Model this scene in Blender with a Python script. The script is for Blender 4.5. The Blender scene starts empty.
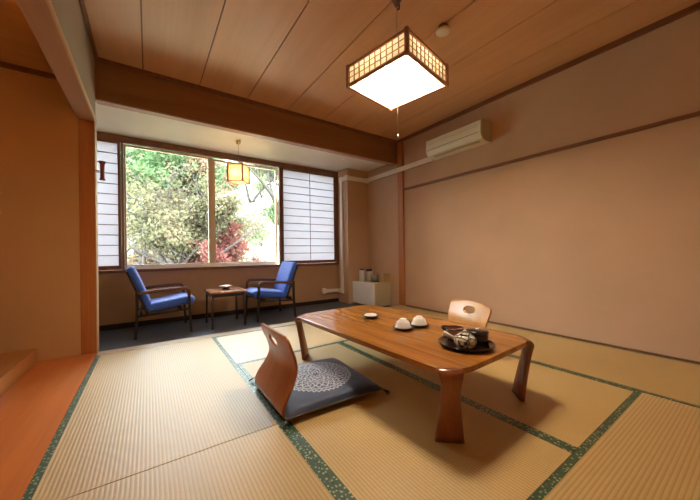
import bpy, bmesh, math, random
from mathutils import Vector, Matrix, noise
random.seed(7)
R = math.radians
sc = bpy.context.scene
col = sc.collection

# ------------------------------------------------------------------ mesh helpers
class MB:
    def __init__(s):
        s.v = []; s.f = []; s.sm = []
    def add(s, vs, fs, smooth=False):
        o = len(s.v)
        s.v += [tuple(v) for v in vs]
        s.f += [tuple(i + o for i in f) for f in fs]
        s.sm += [smooth] * len(fs)
        return s
    def box(s, x0, x1, y0, y1, z0, z1, bev=0.0):
        if bev <= 0:
            vs = [(x, y, z) for x in (x0, x1) for y in (y0, y1) for z in (z0, z1)]
            return s.add(vs, [(0,1,3,2),(4,6,7,5),(0,4,5,1),(2,3,7,6),(0,2,6,4),(1,5,7,3)])
        bm = bmesh.new()
        bmesh.ops.create_cube(bm, size=1)
        for v in bm.verts:
            v.co = Vector(((x0+x1)/2 + v.co.x*(x1-x0), (y0+y1)/2 + v.co.y*(y1-y0), (z0+z1)/2 + v.co.z*(z1-z0)))
        bmesh.ops.bevel(bm, geom=list(bm.edges), offset=bev, segments=3, affect='EDGES', profile=.5)
        bm.verts.index_update()
        s.add([v.co.copy() for v in bm.verts], [[v.index for v in f.verts] for f in bm.faces], bev > .006)
        bm.free(); return s
    def lathe(s, prof, n=32, c=(0,0,0), smooth=True, cap=True):
        vs = []; fs = []
        for (r, z) in prof:
            for i in range(n):
                a = 2*math.pi*i/n
                vs.append((c[0]+r*math.cos(a), c[1]+r*math.sin(a), c[2]+z))
        for k in range(len(prof)-1):
            for i in range(n):
                j = (i+1) % n
                fs.append((k*n+i, k*n+j, (k+1)*n+j, (k+1)*n+i))
        if cap:
            fs.append(tuple(range(n))[::-1]); fs.append(tuple((len(prof)-1)*n+i for i in range(n)))
        return s.add(vs, fs, smooth)
    def tube(s, pts, rad, n=8, flat=None, smooth=True, up=None):
        # rad: number or list; flat: (half width, half thick) rectangle-ish section when given
        P = [Vector(p) for p in pts]; vs = []; fs = []
        side0 = None
        for k, p in enumerate(P):
            t = (P[min(k+1, len(P)-1)] - P[max(k-1, 0)]).normalized()
            ref = Vector(up) if up else (Vector((0,0,1)) if abs(t.z) < .9 else Vector((1,0,0)))
            if side0 is not None and not up:
                a = (side0 - t*side0.dot(t)).normalized()
            else:
                a = t.cross(ref).normalized()
            side0 = a
            b = t.cross(a).normalized()
            r = rad[k] if isinstance(rad, (list, tuple)) else rad
            for i in range(n):
                an = 2*math.pi*(i+.5)/n
                ca, sa = math.cos(an), math.sin(an)
                if flat:
                    e = .35
                    ca = math.copysign(abs(ca)**e, ca)*flat[0]; sa = math.copysign(abs(sa)**e, sa)*flat[1]
                    vs.append(p + a*ca + b*sa)
                else:
                    vs.append(p + a*ca*r + b*sa*r)
        for k in range(len(P)-1):
            for i in range(n):
                j = (i+1) % n
                fs.append((k*n+i, k*n+j, (k+1)*n+j, (k+1)*n+i))
        fs.append(tuple(range(n))[::-1]); fs.append(tuple((len(P)-1)*n+i for i in range(n)))
        return s.add(vs, fs, smooth)
    def prism(s, poly, z0, z1, smooth=False):
        n = len(poly)
        vs = [(x, y, z0) for x, y in poly] + [(x, y, z1) for x, y in poly]
        fs = [tuple(range(n))[::-1], tuple(range(n, 2*n))] + [(i, (i+1) % n, n+(i+1) % n, n+i) for i in range(n)]
        return s.add(vs, fs, smooth)
    def xf(s, M, start=0):
        s.v[start:] = [tuple(M @ Vector(v)) for v in s.v[start:]]
        return s
    def build(s, name, mat, parent=None, bevel=0, sub=0, solid=0, recalc=True):
        me = bpy.data.meshes.new(name)
        me.from_pydata(s.v, [], s.f)
        me.polygons.foreach_set('use_smooth', s.sm)
        if recalc:
            bm = bmesh.new(); bm.from_mesh(me)
            bmesh.ops.recalc_face_normals(bm, faces=bm.faces); bm.to_mesh(me); bm.free()
        me.materials.append(mat)
        o = bpy.data.objects.new(name, me); col.objects.link(o)
        if parent: o.parent = parent
        if solid:
            m = o.modifiers.new('solid', 'SOLIDIFY'); m.thickness = solid; m.offset = 0
        if bevel:
            m = o.modifiers.new('bevel', 'BEVEL'); m.width = bevel; m.segments = 2; m.limit_method = 'ANGLE'
        if sub:
            m = o.modifiers.new('sub', 'SUBSURF'); m.levels = sub; m.render_levels = sub
        return o

def tag(o, label=None, cat=None, group=None, kind=None):
    if label: o['label'] = label
    if cat: o['category'] = cat
    if group: o['group'] = group
    if kind: o['kind'] = kind
    return o
def empty(name, loc, rz=0, label=None, cat=None, group=None, kind=None):
    o = bpy.data.objects.new(name, None); col.objects.link(o)
    o.empty_display_size = .1
    o.location = loc; o.rotation_euler = (0, 0, rz)
    return tag(o, label, cat, group, kind)
def struct(name, mb, mat, parent=None, **k):
    o = mb.build(name, mat, parent, **k)
    if not parent: o['kind'] = 'structure'
    return o
def copy_tree(o, parent=None):
    c = o.copy(); col.objects.link(c)
    if parent: c.parent = parent
    for ch in [x for x in list(col.objects) if x.parent == o]:
        copy_tree(ch, c)
    return c

# ------------------------------------------------------------------ materials
def newmat(name):
    m = bpy.data.materials.new(name); m.use_nodes = True
    nt = m.node_tree; b = nt.nodes['Principled BSDF']
    return m, nt, b
def N(nt, t, **k):
    n = nt.nodes.new(t)
    for a, v in k.items():
        if a in n.inputs: n.inputs[a].default_value = v
        else: setattr(n, a, v)
    return n
def c4(c): return (c[0], c[1], c[2], 1)
def ramp(nt, fac, stops):
    r = nt.nodes.new('ShaderNodeValToRGB')
    e = r.color_ramp.elements
    e[0].position = stops[0][0]; e[0].color = c4(stops[0][1])
    e[1].position = stops[-1][0]; e[1].color = c4(stops[-1][1])
    for p, c in stops[1:-1]:
        q = e.new(p); q.color = c4(c)
    nt.links.new(fac, r.inputs[0]); return r.outputs[0]
def coords(nt, scale=(1,1,1), rot=(0,0,0), kind='Object'):
    tc = nt.nodes.new('ShaderNodeTexCoord'); mp = nt.nodes.new('ShaderNodeMapping')
    mp.inputs['Scale'].default_value = scale; mp.inputs['Rotation'].default_value = rot
    nt.links.new(tc.outputs[kind], mp.inputs[0]); return mp.outputs[0]
def plain(name, c, rough=.5, var=.06, nscale=6, metal=0, bump=0, bscale=200, spec=.5, coat=0):
    m, nt, b = newmat(name)
    v = coords(nt)
    n = N(nt, 'ShaderNodeTexNoise', Scale=nscale, Detail=4.0); nt.links.new(v, n.inputs['Vector'])
    lo = tuple(x*(1-var) for x in c); hi = tuple(min(1, x*(1+var)) for x in c)
    nt.links.new(ramp(nt, n.outputs[0], [(.3, lo), (.7, hi)]), b.inputs['Base Color'])
    b.inputs['Roughness'].default_value = rough; b.inputs['Metallic'].default_value = metal
    b.inputs['Specular IOR Level'].default_value = spec; b.inputs['Coat Weight'].default_value = coat
    if bump:
        n2 = N(nt, 'ShaderNodeTexNoise', Scale=bscale, Detail=2.0); nt.links.new(v, n2.inputs['Vector'])
        bp = N(nt, 'ShaderNodeBump', Strength=bump, Distance=.002); nt.links.new(n2.outputs[0], bp.inputs['Height'])
        nt.links.new(bp.outputs[0], b.inputs['Normal'])
    return m
def wood(name, c1, c2, axis='Y', scale=1.0, rough=.35, coat=0.0, contrast=1.0, fine=True, spec=.5):
    m, nt, b = newmat(name)
    s = {'X': (.7, 9, 9), 'Y': (9, .7, 9), 'Z': (9, 9, .7)}[axis]
    v = coords(nt, tuple(q*scale for q in s))
    n = N(nt, 'ShaderNodeTexNoise', Scale=1.6, Detail=6.0, Roughness=.6, Distortion=.6); nt.links.new(v, n.inputs['Vector'])
    s2 = {'X': (2, 70, 70), 'Y': (70, 2, 70), 'Z': (70, 70, 2)}[axis]
    v2 = coords(nt, tuple(q*scale for q in s2))
    n2 = N(nt, 'ShaderNodeTexNoise', Scale=1.5, Detail=3.0); nt.links.new(v2, n2.inputs['Vector'])
    mx = N(nt, 'ShaderNodeMath', operation='MULTIPLY_ADD'); mx.inputs[1].default_value = .35
    nt.links.new(n2.outputs[0], mx.inputs[0]); nt.links.new(n.outputs[0], mx.inputs[2])
    mid = tuple((a+b_)/2 for a, b_ in zip(c1, c2))
    w = .22*contrast
    nt.links.new(ramp(nt, mx.outputs[0], [(.68-.2, c1), (.68, mid), (.68+.2, c2)]), b.inputs['Base Color'])
    b.inputs['Roughness'].default_value = rough; b.inputs['Coat Weight'].default_value = coat
    b.inputs['Coat Roughness'].default_value = .12
    b.inputs['Specular IOR Level'].default_value = spec
    bp = N(nt, 'ShaderNodeBump', Strength=.08, Distance=.001); nt.links.new(mx.outputs[0], bp.inputs['Height'])
    nt.links.new(bp.outputs[0], b.inputs['Normal'])
    return m
def plaster(name, c):
    m, nt, b = newmat(name)
    v = coords(nt)
    n = N(nt, 'ShaderNodeTexNoise', Scale=2.0, Detail=5.0); nt.links.new(v, n.inputs['Vector'])
    nf = N(nt, 'ShaderNodeTexNoise', Scale=160.0, Detail=3.0); nt.links.new(v, nf.inputs['Vector'])
    add = N(nt, 'ShaderNodeMath', operation='MULTIPLY_ADD'); add.inputs[1].default_value = .5
    nt.links.new(nf.outputs[0], add.inputs[0]); nt.links.new(n.outputs[0], add.inputs[2])
    nt.links.new(ramp(nt, add.outputs[0], [(.5, tuple(x*.94 for x in c)), (1.0, tuple(x*1.05 for x in c))]), b.inputs['Base Color'])
    b.inputs['Roughness'].default_value = .85; b.inputs['Specular IOR Level'].default_value = .25
    bp = N(nt, 'ShaderNodeBump', Strength=.25, Distance=.002); nt.links.new(nf.outputs[0], bp.inputs['Height'])
    nt.links.new(bp.outputs[0], b.inputs['Normal'])
    return m
def tatami(name, axis, c1, c2, c3):
    # woven rush: ribs run along the mat's long side (axis), fine weave across
    m, nt, b = newmat(name)
    tc = nt.nodes.new('ShaderNodeTexCoord')
    sp = nt.nodes.new('ShaderNodeSeparateXYZ'); nt.links.new(tc.outputs['Object'], sp.inputs[0])
    a = sp.outputs['X'] if axis == 'Y' else sp.outputs['Y']
    l = sp.outputs['Y'] if axis == 'Y' else sp.outputs['X']
    def sine(src, period):
        q = N(nt, 'ShaderNodeMath', operation='MULTIPLY'); q.inputs[1].default_value = 2*math.pi/period
        nt.links.new(src, q.inputs[0])
        s = N(nt, 'ShaderNodeMath', operation='SINE'); nt.links.new(q.outputs[0], s.inputs[0])
        r = N(nt, 'ShaderNodeMath', operation='MULTIPLY_ADD'); r.inputs[1].default_value = .5; r.inputs[2].default_value = .5
        nt.links.new(s.outputs[0], r.inputs[0]); return r.outputs[0]
    rib = sine(a, .0145)
    v = coords(nt, (160, 14, 1) if axis == 'X' else (14, 160, 1))
    n = N(nt, 'ShaderNodeTexNoise', Scale=2.0, Detail=3.0); nt.links.new(v, n.inputs['Vector'])
    v2 = coords(nt)
    n2 = N(nt, 'ShaderNodeTexNoise', Scale=1.3, Detail=4.0); nt.links.new(v2, n2.inputs['Vector'])
    base = ramp(nt, n2.outputs[0], [(.3, c1), (.7, c2)])
    mx = nt.nodes.new('ShaderNodeMix'); mx.data_type = 'RGBA'
    rr = ramp(nt, rib, [(.0, (.75,.75,.75)), (.35, (.08,.08,.08)), (1, (0,0,0))])
    nt.links.new(rr, mx.inputs[0]); nt.links.new(base, mx.inputs[6]); mx.inputs[7].default_value = c4(c3)
    mx2 = nt.nodes.new('ShaderNodeMix'); mx2.data_type = 'RGBA'; mx2.blend_type = 'MULTIPLY'; mx2.inputs[0].default_value = .3
    nt.links.new(mx.outputs[2], mx2.inputs[6])
    nt.links.new(ramp(nt, n.outputs[0], [(.3, (.6,.6,.6)), (.7, (1,1,1))]), mx2.inputs[7])
    nt.links.new(mx2.outputs[2], b.inputs['Base Color'])
    hb = N(nt, 'ShaderNodeMath', operation='MULTIPLY_ADD'); hb.inputs[1].default_value = .25
    nt.links.new(n.outputs[0], hb.inputs[0]); nt.links.new(rib, hb.inputs[2])
    bp = N(nt, 'ShaderNodeBump', Strength=.28 if axis == 'Y' else .5, Distance=.0014); nt.links.new(hb.outputs[0], bp.inputs['Height'])
    nt.links.new(bp.outputs[0], b.inputs['Coat Normal'])
    nt.links.new(bp.outputs[0], b.inputs['Normal'])
    b.inputs['Roughness'].default_value = .46; b.inputs['Specular IOR Level'].default_value = .7; b.inputs['Coat Weight'].default_value = .22 if axis == 'Y' else .8; b.inputs['Coat Roughness'].default_value = .40
    return m
def heri(name):
    m, nt, b = newmat(name)
    v = coords(nt)
    vo = N(nt, 'ShaderNodeTexVoronoi', Scale=62.0); vo.inputs['Randomness'].default_value = .75
    nt.links.new(v, vo.inputs['Vector'])
    n = N(nt, 'ShaderNodeTexNoise', Scale=130.0, Detail=2.0); nt.links.new(v, n.inputs['Vector'])
    add = N(nt, 'ShaderNodeMath', operation='MULTIPLY_ADD'); add.inputs[1].default_value = .45
    nt.links.new(n.outputs[0], add.inputs[0]); nt.links.new(vo.outputs['Distance'], add.inputs[2])
    nt.links.new(ramp(nt, add.outputs[0], [(.0, (.42,.46,.25)), (.46, (.42,.46,.25)), (.52, (.03,.095,.045)), (1, (.018,.065,.03))]), b.inputs['Base Color'])
    b.inputs['Roughness'].default_value = .36
    b.inputs['Specular IOR Level'].default_value = .9
    return m
def emis(name, c, s):
    m, nt, b = newmat(name)
    b.inputs['Base Color'].default_value = c4(c); b.inputs['Emission Color'].default_value = c4(c); b.inputs['Emission Strength'].default_value = s
    return m
def paper(name, c, fibre=.05, trans=.55):
    m, nt, b = newmat(name)
    v = coords(nt)
    n = N(nt, 'ShaderNodeTexNoise', Scale=35.0, Detail=5.0); nt.links.new(v, n.inputs['Vector'])
    cc = ramp(nt, n.outputs[0], [(.3, tuple(x*(1-fibre) for x in c)), (.7, c)])
    d = nt.nodes.new('ShaderNodeBsdfDiffuse'); t = nt.nodes.new('ShaderNodeBsdfTranslucent')
    nt.links.new(cc, d.inputs[0]); nt.links.new(cc, t.inputs[0])
    ms = nt.nodes.new('ShaderNodeMixShader'); ms.inputs[0].default_value = trans
    nt.links.new(d.outputs[0], ms.inputs[1]); nt.links.new(t.outputs[0], ms.inputs[2])
    nt.links.new(ms.outputs[0], nt.nodes['Material Output'].inputs[0])
    return m
def glass_thin(name):
    m, nt, b = newmat(name)
    g = N(nt, 'ShaderNodeBsdfGlossy', Roughness=.0); t = N(nt, 'ShaderNodeBsdfTransparent'); t.inputs[0].default_value = (.97,.99,.98,1)
    fr = N(nt, 'ShaderNodeFresnel', IOR=1.35)
    ms = nt.nodes.new('ShaderNodeMixShader')
    nt.links.new(fr.outputs[0], ms.inputs[0]); nt.links.new(t.outputs[0], ms.inputs[1]); nt.links.new(g.outputs[0], ms.inputs[2])
    nt.links.new(ms.outputs[0], nt.nodes['Material Output'].inputs[0])
    return m
def leafmat(name, cols, sc_=.8, trans=.35):
    m, nt, b = newmat(name)
    v = coords(nt)
    n = N(nt, 'ShaderNodeTexNoise', Scale=sc_, Detail=6.0, Roughness=.7); nt.links.new(v, n.inputs['Vector'])
    st = [(.3 + .4*i/(len(cols)-1), c) for i, c in enumerate(cols)]
    cc = ramp(nt, n.outputs[0], st)
    d = nt.nodes.new('ShaderNodeBsdfDiffuse'); t = nt.nodes.new('ShaderNodeBsdfTranslucent')
    nt.links.new(cc, d.inputs[0]); nt.links.new(cc, t.inputs[0])
    ms = nt.nodes.new('ShaderNodeMixShader'); ms.inputs[0].default_value = trans
    nt.links.new(d.outputs[0], ms.inputs[1]); nt.links.new(t.outputs[0], ms.inputs[2])
    nt.links.new(ms.outputs[0], nt.nodes['Material Output'].inputs[0])
    return m

M = {}
M['wall'] = plaster('peach_plaster', (.56, .36, .23))
M['wall_toko'] = plaster('ochre_plaster', (.58, .35, .165))
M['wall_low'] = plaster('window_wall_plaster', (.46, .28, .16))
M['cream'] = plaster('cream_board', (.80, .71, .56))
M['greywall'] = plaster('greige_plaster', (.42, .34, .25))
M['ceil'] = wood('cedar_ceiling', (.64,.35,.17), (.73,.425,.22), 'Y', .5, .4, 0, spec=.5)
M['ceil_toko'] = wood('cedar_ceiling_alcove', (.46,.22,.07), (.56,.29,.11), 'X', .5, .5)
M['beam'] = wood('brown_beam', (.27,.12,.04), (.35,.165,.06), 'X', .6, .5)
M['hdr'] = wood('brown_header', (.42,.23,.14), (.50,.29,.18), 'Y', .6, .5)
M['trimdark'] = wood('dark_trim', (.17,.065,.028), (.24,.095,.042), 'Y', 1, .4)
M['framedark'] = wood('dark_frame', (.16,.06,.028), (.24,.095,.045), 'Z', 1, .4)
M['pillar'] = wood('cedar_pillar', (.36,.12,.03), (.50,.19,.055), 'Z', 1, .4)
M['edge_lit'] = wood('window_lit_edge', (.60,.40,.22), (.70,.48,.28), 'Y', 1, .4)  # bright tan edge wood, the window's light put into the colour
M['board'] = wood('orange_boards', (.50,.135,.028), (.66,.215,.05), 'Y', .45, .3, .25)
M['step'] = wood('step_boards', (.42,.17,.045), (.58,.27,.08), 'Y', .6, .35, .15)
M['shikii'] = wood('pale_sill', (.55,.42,.28), (.66,.52,.36), 'X', 1, .35)
M['carpet'] = plain('blue_grey_carpet', (.07,.085,.115), .55, .18, 90, bump=.4, bscale=500, spec=.6)
M['alu'] = plain('tan_alu_lamp_tint', (.56,.43,.29), .4, .04)  # tan alloy, lightened with the orange lamp reflection painted in
M['alu_lit'] = plain('lit_sash', (.85,.82,.78), .3, .03)  # light falling on rail and sill is put into this colour
M['glass'] = glass_thin('window_glass')
M['shoji'] = paper('shoji_paper', (.64,.63,.66), .03, .42)
M['muntin'] = wood('shoji_bars', (.16,.12,.10), (.24,.18,.14), 'X', 1, .5)
M['tatY'] = tatami('tatami_lengthwise', 'Y', (.61,.415,.15), (.68,.485,.20), (.42,.27,.09))
M['tatX'] = tatami('tatami_crosswise', 'X', (.61,.415,.15), (.68,.485,.20), (.42,.27,.09))
M['heri'] = heri('green_brocade_border')
M['table'] = wood('zelkova_table', (.29,.10,.015), (.48,.20,.036), 'Y', 1.2, .22, .35)
M['tableleg'] = wood('table_leg_wood', (.20,.055,.014), (.34,.105,.026), 'Z', 1.6, .28, .3)
M['zaisu'] = wood('zaisu_plywood', (.42,.12,.022), (.52,.175,.036), 'Z', .9, .42, .08)
M['zaisu2'] = wood('zaisu_plywood_light', (.52,.22,.05), (.62,.30,.08), 'Z', .9, .3, .2)
M['white'] = plain('white_paint', (.90,.90,.90), .35, .02)
M['porc'] = plain('white_porcelain', (.86,.85,.82), .12, .02)
M['acbody'] = plain('aged_white_plastic', (.82,.74,.58), .4, .02)
M['acside'] = plain('tan_side_plastic', (.55,.46,.30), .45, .02)  # darker tan, for fridge body and the near end cap
M['slot'] = plain('dark_slot', (.16,.11,.07), .6, .02)
M['duct'] = plain('ivory_duct', (.82,.75,.62), .4, .03)
M['chairwood'] = wood('dark_rosewood', (.012,.006,.004), (.026,.010,.007), 'X', 1, .45, .0)
M['armwood'] = wood('arm_walnut', (.10,.035,.018), (.17,.065,.03), 'X', 1, .22, .5)
M['blue'] = plain('blue_velour', (.035,.13,.66), .6, .10, 30, bump=.3, bscale=300, spec=.4)
M['blue'].node_tree.nodes['Principled BSDF'].inputs['Sheen Weight'].default_value = .25
M['sidetop'] = wood('side_table_wood', (.34,.12,.045), (.46,.18,.07), 'X', 1.3, .25, .3)
M['lacquer'] = plain('black_lacquer', (.018,.012,.012), .15, .1, coat=.5)
M['saucer'] = plain('dark_saucer', (.05,.022,.015), .25, .1, coat=.3)
M['brown'] = plain('red_brown_clay', (.55,.24,.14), .3, .15)
M['steel'] = plain('brushed_steel', (.78,.78,.78), .32, .03, metal=.7)
M['black'] = plain('black_plastic', (.02,.02,.022), .35, .05)
M['carton'] = plain('tan_carton', (.52,.33,.15), .6, .06)
M['clear'] = plain('smoky_acrylic', (.30,.27,.21), .12, .05)
M['brass'] = plain('aged_brass', (.60,.46,.20), .35, .05, metal=.6)
M['lampwood'] = wood('lamp_frame_wood', (.36,.16,.09), (.46,.22,.13), 'X', 1, .4)
M['lattice'] = wood('lamp_lattice_wood', (.24,.14,.07), (.32,.19,.10), 'X', 1, .5)
M['lamppaper'] = paper('lamp_paper', (.80,.74,.62), .03, .34)
M['lampwhite'] = plain('lamp_reflector', (.88,.86,.80), .5, .02)
M['tube'] = emis('fluorescent_tube', (1,.84,.64), 80)
M['bulb'] = emis('warm_bulb', (1,.66,.36), 45)
M['alcovetube'] = emis('alcove_tube', (1,.50,.15), 20)
M['amber'] = paper('amber_shade', (.97,.68,.36), .05, .6)
M['red'] = plain('dark_red_lacquer', (.22,.03,.02), .35, .15)
M['rubber'] = plain('cord_grey', (.25,.22,.19), .5, .05)
M['cordpale'] = plain('pale_cord', (.65,.45,.32), .5, .05)

# ------------------------------------------------------------------ camera
f_px, cy = 293.59, 252.21
yaw, rol = R(34.4695), R(-.7081)
fw = Vector((math.sin(yaw), math.cos(yaw), 0)); rt = Vector((math.cos(yaw), -math.sin(yaw), 0)); up = Vector((0,0,1))
r2 = rt*math.cos(rol) + up*math.sin(rol); u2 = -rt*math.sin(rol) + up*math.cos(rol)
cam = bpy.data.cameras.new('camera'); co = bpy.data.objects.new('camera', cam); col.objects.link(co)
mw = Matrix((r2, u2, -fw)).transposed().to_4x4(); mw.translation = Vector((.365, -3.1754, .8257))
co.matrix_world = mw
cam.sensor_fit = 'HORIZONTAL'; cam.sensor_width = 36; cam.lens = f_px/700*36; cam.shift_y = (cy-250)/700
cam.clip_start = .02; cam.clip_end = 300
sc.camera = co

# ------------------------------------------------------------------ room shell
W = .9; XR = 3.6; YN = -3.62; YW = 1.28; ZC = 2.551; ZE = 2.255; ZF = -.05
XL = -1.45
struct('floor', MB().box(XL-.1, XR+.1, YN-.1, .1, -.16, -.06), M['board'])                 # subfloor
struct('floor', MB().box(-1.0, XR, .1, YW, -.12, ZF), M['carpet'])                     # sunroom carpet
struct('floor', MB().box(-.355, -.001, YN, .11, -.058, 0), M['board'])                 # board strip at the left
struct('trim_1', MB().box(0, XR-.001, .001, .12, -.049, .001, .002), M['shikii'])             # threshold
struct('trim_2', MB().box(XL, -.36, YN, .11, -.058, .105, .004), M['step'])            # raised alcove floor
# walls
struct('wall_right', MB().box(XR, XR+.1, YN-.1, YW+.2, -.12, 2.75), M['wall'])
struct('wall_near', MB().box(XL-.1, XR, YN-.1, YN, -.12, 2.75), M['wall'])
struct('wall_left', MB().box(XL-.1, XL, YN, .21, -.12, 2.75), M['wall_toko'])
struct('wall_alcove_back', MB().box(XL, -.1, .11, .21, -.05, 2.75), M['wall_toko'])
struct('wall_sunroom_left', MB().box(-1.05, -.95, .21, YW+.1, -.12, 2.4), M['cream'])
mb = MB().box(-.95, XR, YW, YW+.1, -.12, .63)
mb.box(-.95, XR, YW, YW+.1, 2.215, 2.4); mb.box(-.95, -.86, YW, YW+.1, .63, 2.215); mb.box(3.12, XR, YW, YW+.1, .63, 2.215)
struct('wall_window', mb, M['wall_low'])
struct('wall_column', MB().box(3.16, XR-.001, .95, YW-.001, ZF, ZE), M['wall'])
# ceilings
mb = MB()
seams = [-.1] + [.34 + .475*i for i in range(7)] + [XR]
struct('ceiling', MB().box(-1.05, XR, YN, .3, ZC+.013, 2.7), M['trimdark'])
for a, b in zip(seams[:-1], seams[1:]):
    mb.box(a+.005, b-.005, YN, .19, ZC, ZC+.012)
struct('ceiling', mb, M['ceil'])
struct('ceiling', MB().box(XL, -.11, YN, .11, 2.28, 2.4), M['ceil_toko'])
struct('ceiling', MB().box(-.95, XR, .27, YW, ZE, 2.4), M['cream'])
# cornices and trims
struct('trim_3', MB().box(0, XR-.034, .155, .19, ZC-.03, ZC-.001), M['trimdark'])
struct('trim_4', MB().box(XR-.034, XR-.001, YN, .19, ZC-.04, ZC-.001), M['trimdark'])
struct('trim_5', MB().box(XR-.028, XR-.001, YN, .055, 1.762, 1.79), M['trimdark'])
struct('trim_6', MB().box(XL, -.112, .085, .109, 2.245, 2.279), M['trimdark'])
struct('trim_7', MB().box(.0, .024, YN, .155, ZC-.03, ZC-.001), M['trimdark'])
# beam across the sunroom opening
struct('trim_8', MB().box(-.95, XR-.001, .191, .268, 2.2, 2.549), M['beam'])
struct('trim_9', MB().box(.0, XR-.04, .186, .272, 2.185, 2.199), M['hdr'])
# header over the alcove opening: plastered wall, brown soffit, edge strip with window light in its colour
struct('trim_10', MB().box(-.11, -.002, YN, .11, 1.965, 2.012), M['hdr'])
struct('wall_header', MB().box(-.105, -.004, YN, .19, 2.013, 2.56), M['greywall'])
struct('trim_11', MB().box(-.0015, .006, YN, .185, 1.962, 2.002), M['edge_lit'])
# pillars
struct('trim_12', MB().box(-.105, -.006, .106, .21, -.05, 2.012, .003), M['pillar'])
struct('trim_13', MB().box(-.0055, .0, .104, .212, -.048, 1.96), M['edge_lit'])  # bright right edge of the pillar, lightened in colour
struct('trim_14', MB().box(3.562, XR-.001, .05, .155, .002, ZC-.041, .002), M['pillar'])
struct('baseboard_right', MB().box(XR-.012, XR-.001, YN, .058, -.005, .014), M['trimdark'])
struct('baseboard_window', MB().box(-.95, 3.158, YW-.014, YW-.001, ZF, .01), M['chairwood'])
# window wall joinery
YI = 1.245
def rail(n, x0, x1, z0, z1, y0=YI, y1=YW+.02, mat='framedark'):
    return struct('trim_%d' % n, MB().box(x0, x1, y0, y1, z0, z1, .002), M[mat])
rail(15, -.95, 3.158, 2.175, 2.254)
rail(16, -.95, 3.158, .615, .648)
rail(17, .105, .128, .65, 2.173)
rail(18, 2.07, 2.105, .65, 2.173)
rail(19, 3.105, 3.157, .65, 2.173)

# windows: sash frame with panes
def window(n, x0, x1):
    y0, y1 = 1.30, 1.345; z0, z1 = .652, 2.172
    wl, wr = (.02, .053) if n == 1 else (.055, .02)
    fr = MB().box(x0, x0+wl, y0, y1, z0, z1).box(x1-wr, x1, y0, y1, z0, z1).box(x0+wl, x1-wr, y0, y1, z0, z0+.05).box(x0+wl, x1-wr, y0, y1, z1-.022, z1)
    o = fr.build('window_%d' % n, M['alu']); o['kind'] = 'structure'
    MB().box(x0, x1, y0-.004, y0-.0005, z0+.0, z0+.05).build('bottom_rail', M['alu_lit'], o)  # thin sheet over the rail front, brightness painted in
    MB().box(x0+wl, x1-wr, 1.32, 1.324, z0+.05, z1-.022).build('pane', M['glass'], o)
window(1, .129, 1.115)
window(2, 1.10, 2.069)
bpy.data.objects['window_2'].location.y = .05
struct('window_sill', MB().box(.129, 2.069, 1.247, 1.42, .649, .6515), M['alu_lit'])

# shoji screens
def shoji(x0, x1, label, lean=0):
    e = empty('shoji_screen', ((x0+x1)/2, 1.262, .65), 0, label, 'shoji screen', 'paper screens either side of the window')
    h = (x1-x0)/2; z1 = 1.522; s = .028
    MB().box(-h, -h+s, -.014, .014, 0, z1).box(h-s, h, -.014, .014, 0, z1).box(-h+s, h-s, -.014, .014, 0, .05).box(-h+s, h-s, -.014, .014, z1-.022, z1).build('frame', M['framedark'], e)
    g = MB(); zz0, zz1 = .05, z1-.022
    for i in range(1, 12):
        z = zz0 + (zz1-zz0)*i/12
        g.box(-h+s, h-s, -.008, .0, z-.005, z+.005)
    g.box(-.005, .005, -.0105, -.0081, zz0, zz1)
    g.build('lattice', M['muntin'], e)
    MB().box(-h+s, h-s, .001, .0018, zz0, zz1).build('paper', M['shoji'], e)
    return e
shoji(2.108, 3.102, 'white paper shoji screen at the right end, beside the boxed column')
shoji(-.86, .102, 'white paper shoji screen at the left end, half hidden by the pillar')

# ------------------------------------------------------------------ tatami mats
def mat_(x0, x1, y0, y1, label):
    g = .0012; x0 += g; x1 -= g; y0 += g; y1 -= g
    e = empty('tatami_mat', ((x0+x1)/2, (y0+y1)/2, -.055), 0, label, 'tatami mat', 'tatami mats covering the floor')
    hx, hy = (x1-x0)/2, (y1-y0)/2; b = .028
    if hx < hy:
        MB().box(-hx, hx, -hy, hy, 0, .055, .002).build('mat_body', M['tatY'], e)
        for s in (-1, 1):
            a, c = sorted((s*hx+s*.0002, s*(hx-b)))
            MB().box(a, c, -hy, hy, .0, .0562).build('border', M['heri'], e)
    else:
        MB().box(-hx, hx, -hy, hy, 0, .055, .002).build('mat_body', M['tatX'], e)
        for s in (-1, 1):
            a, c = sorted((s*hy+s*.0002, s*(hy-b)))
            MB().box(-hx, hx, a, c, .0, .0562).build('border', M['heri'], e)
mat_(0, W, -2*W, 0, 'ribbed straw tatami mat on the left, running from pillar to seam')
mat_(0, W, YN+.02, -2*W, 'straw tatami mat in the near left corner below the seam')
mat_(W, 3*W, -W, 0, 'window-lit tatami mat laid crosswise at the far threshold')
mat_(W, 2*W, -3*W, -W, 'tatami mat under the blue cushion and near table legs')
mat_(2*W, 3*W, -3*W, -W, 'tatami mat under the right half of the low table')
mat_(W, 3*W, YN+.02, -3*W, 'tatami mat laid crosswise in the near right foreground')
mat_(3*W, 4*W-.014, -2*W, 0, 'tatami mat along the right wall, its far end at the pillar')
mat_(3*W, 4*W-.014, YN+.02, -2*W, 'tatami mat along the right wall, running out of frame at right')

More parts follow.
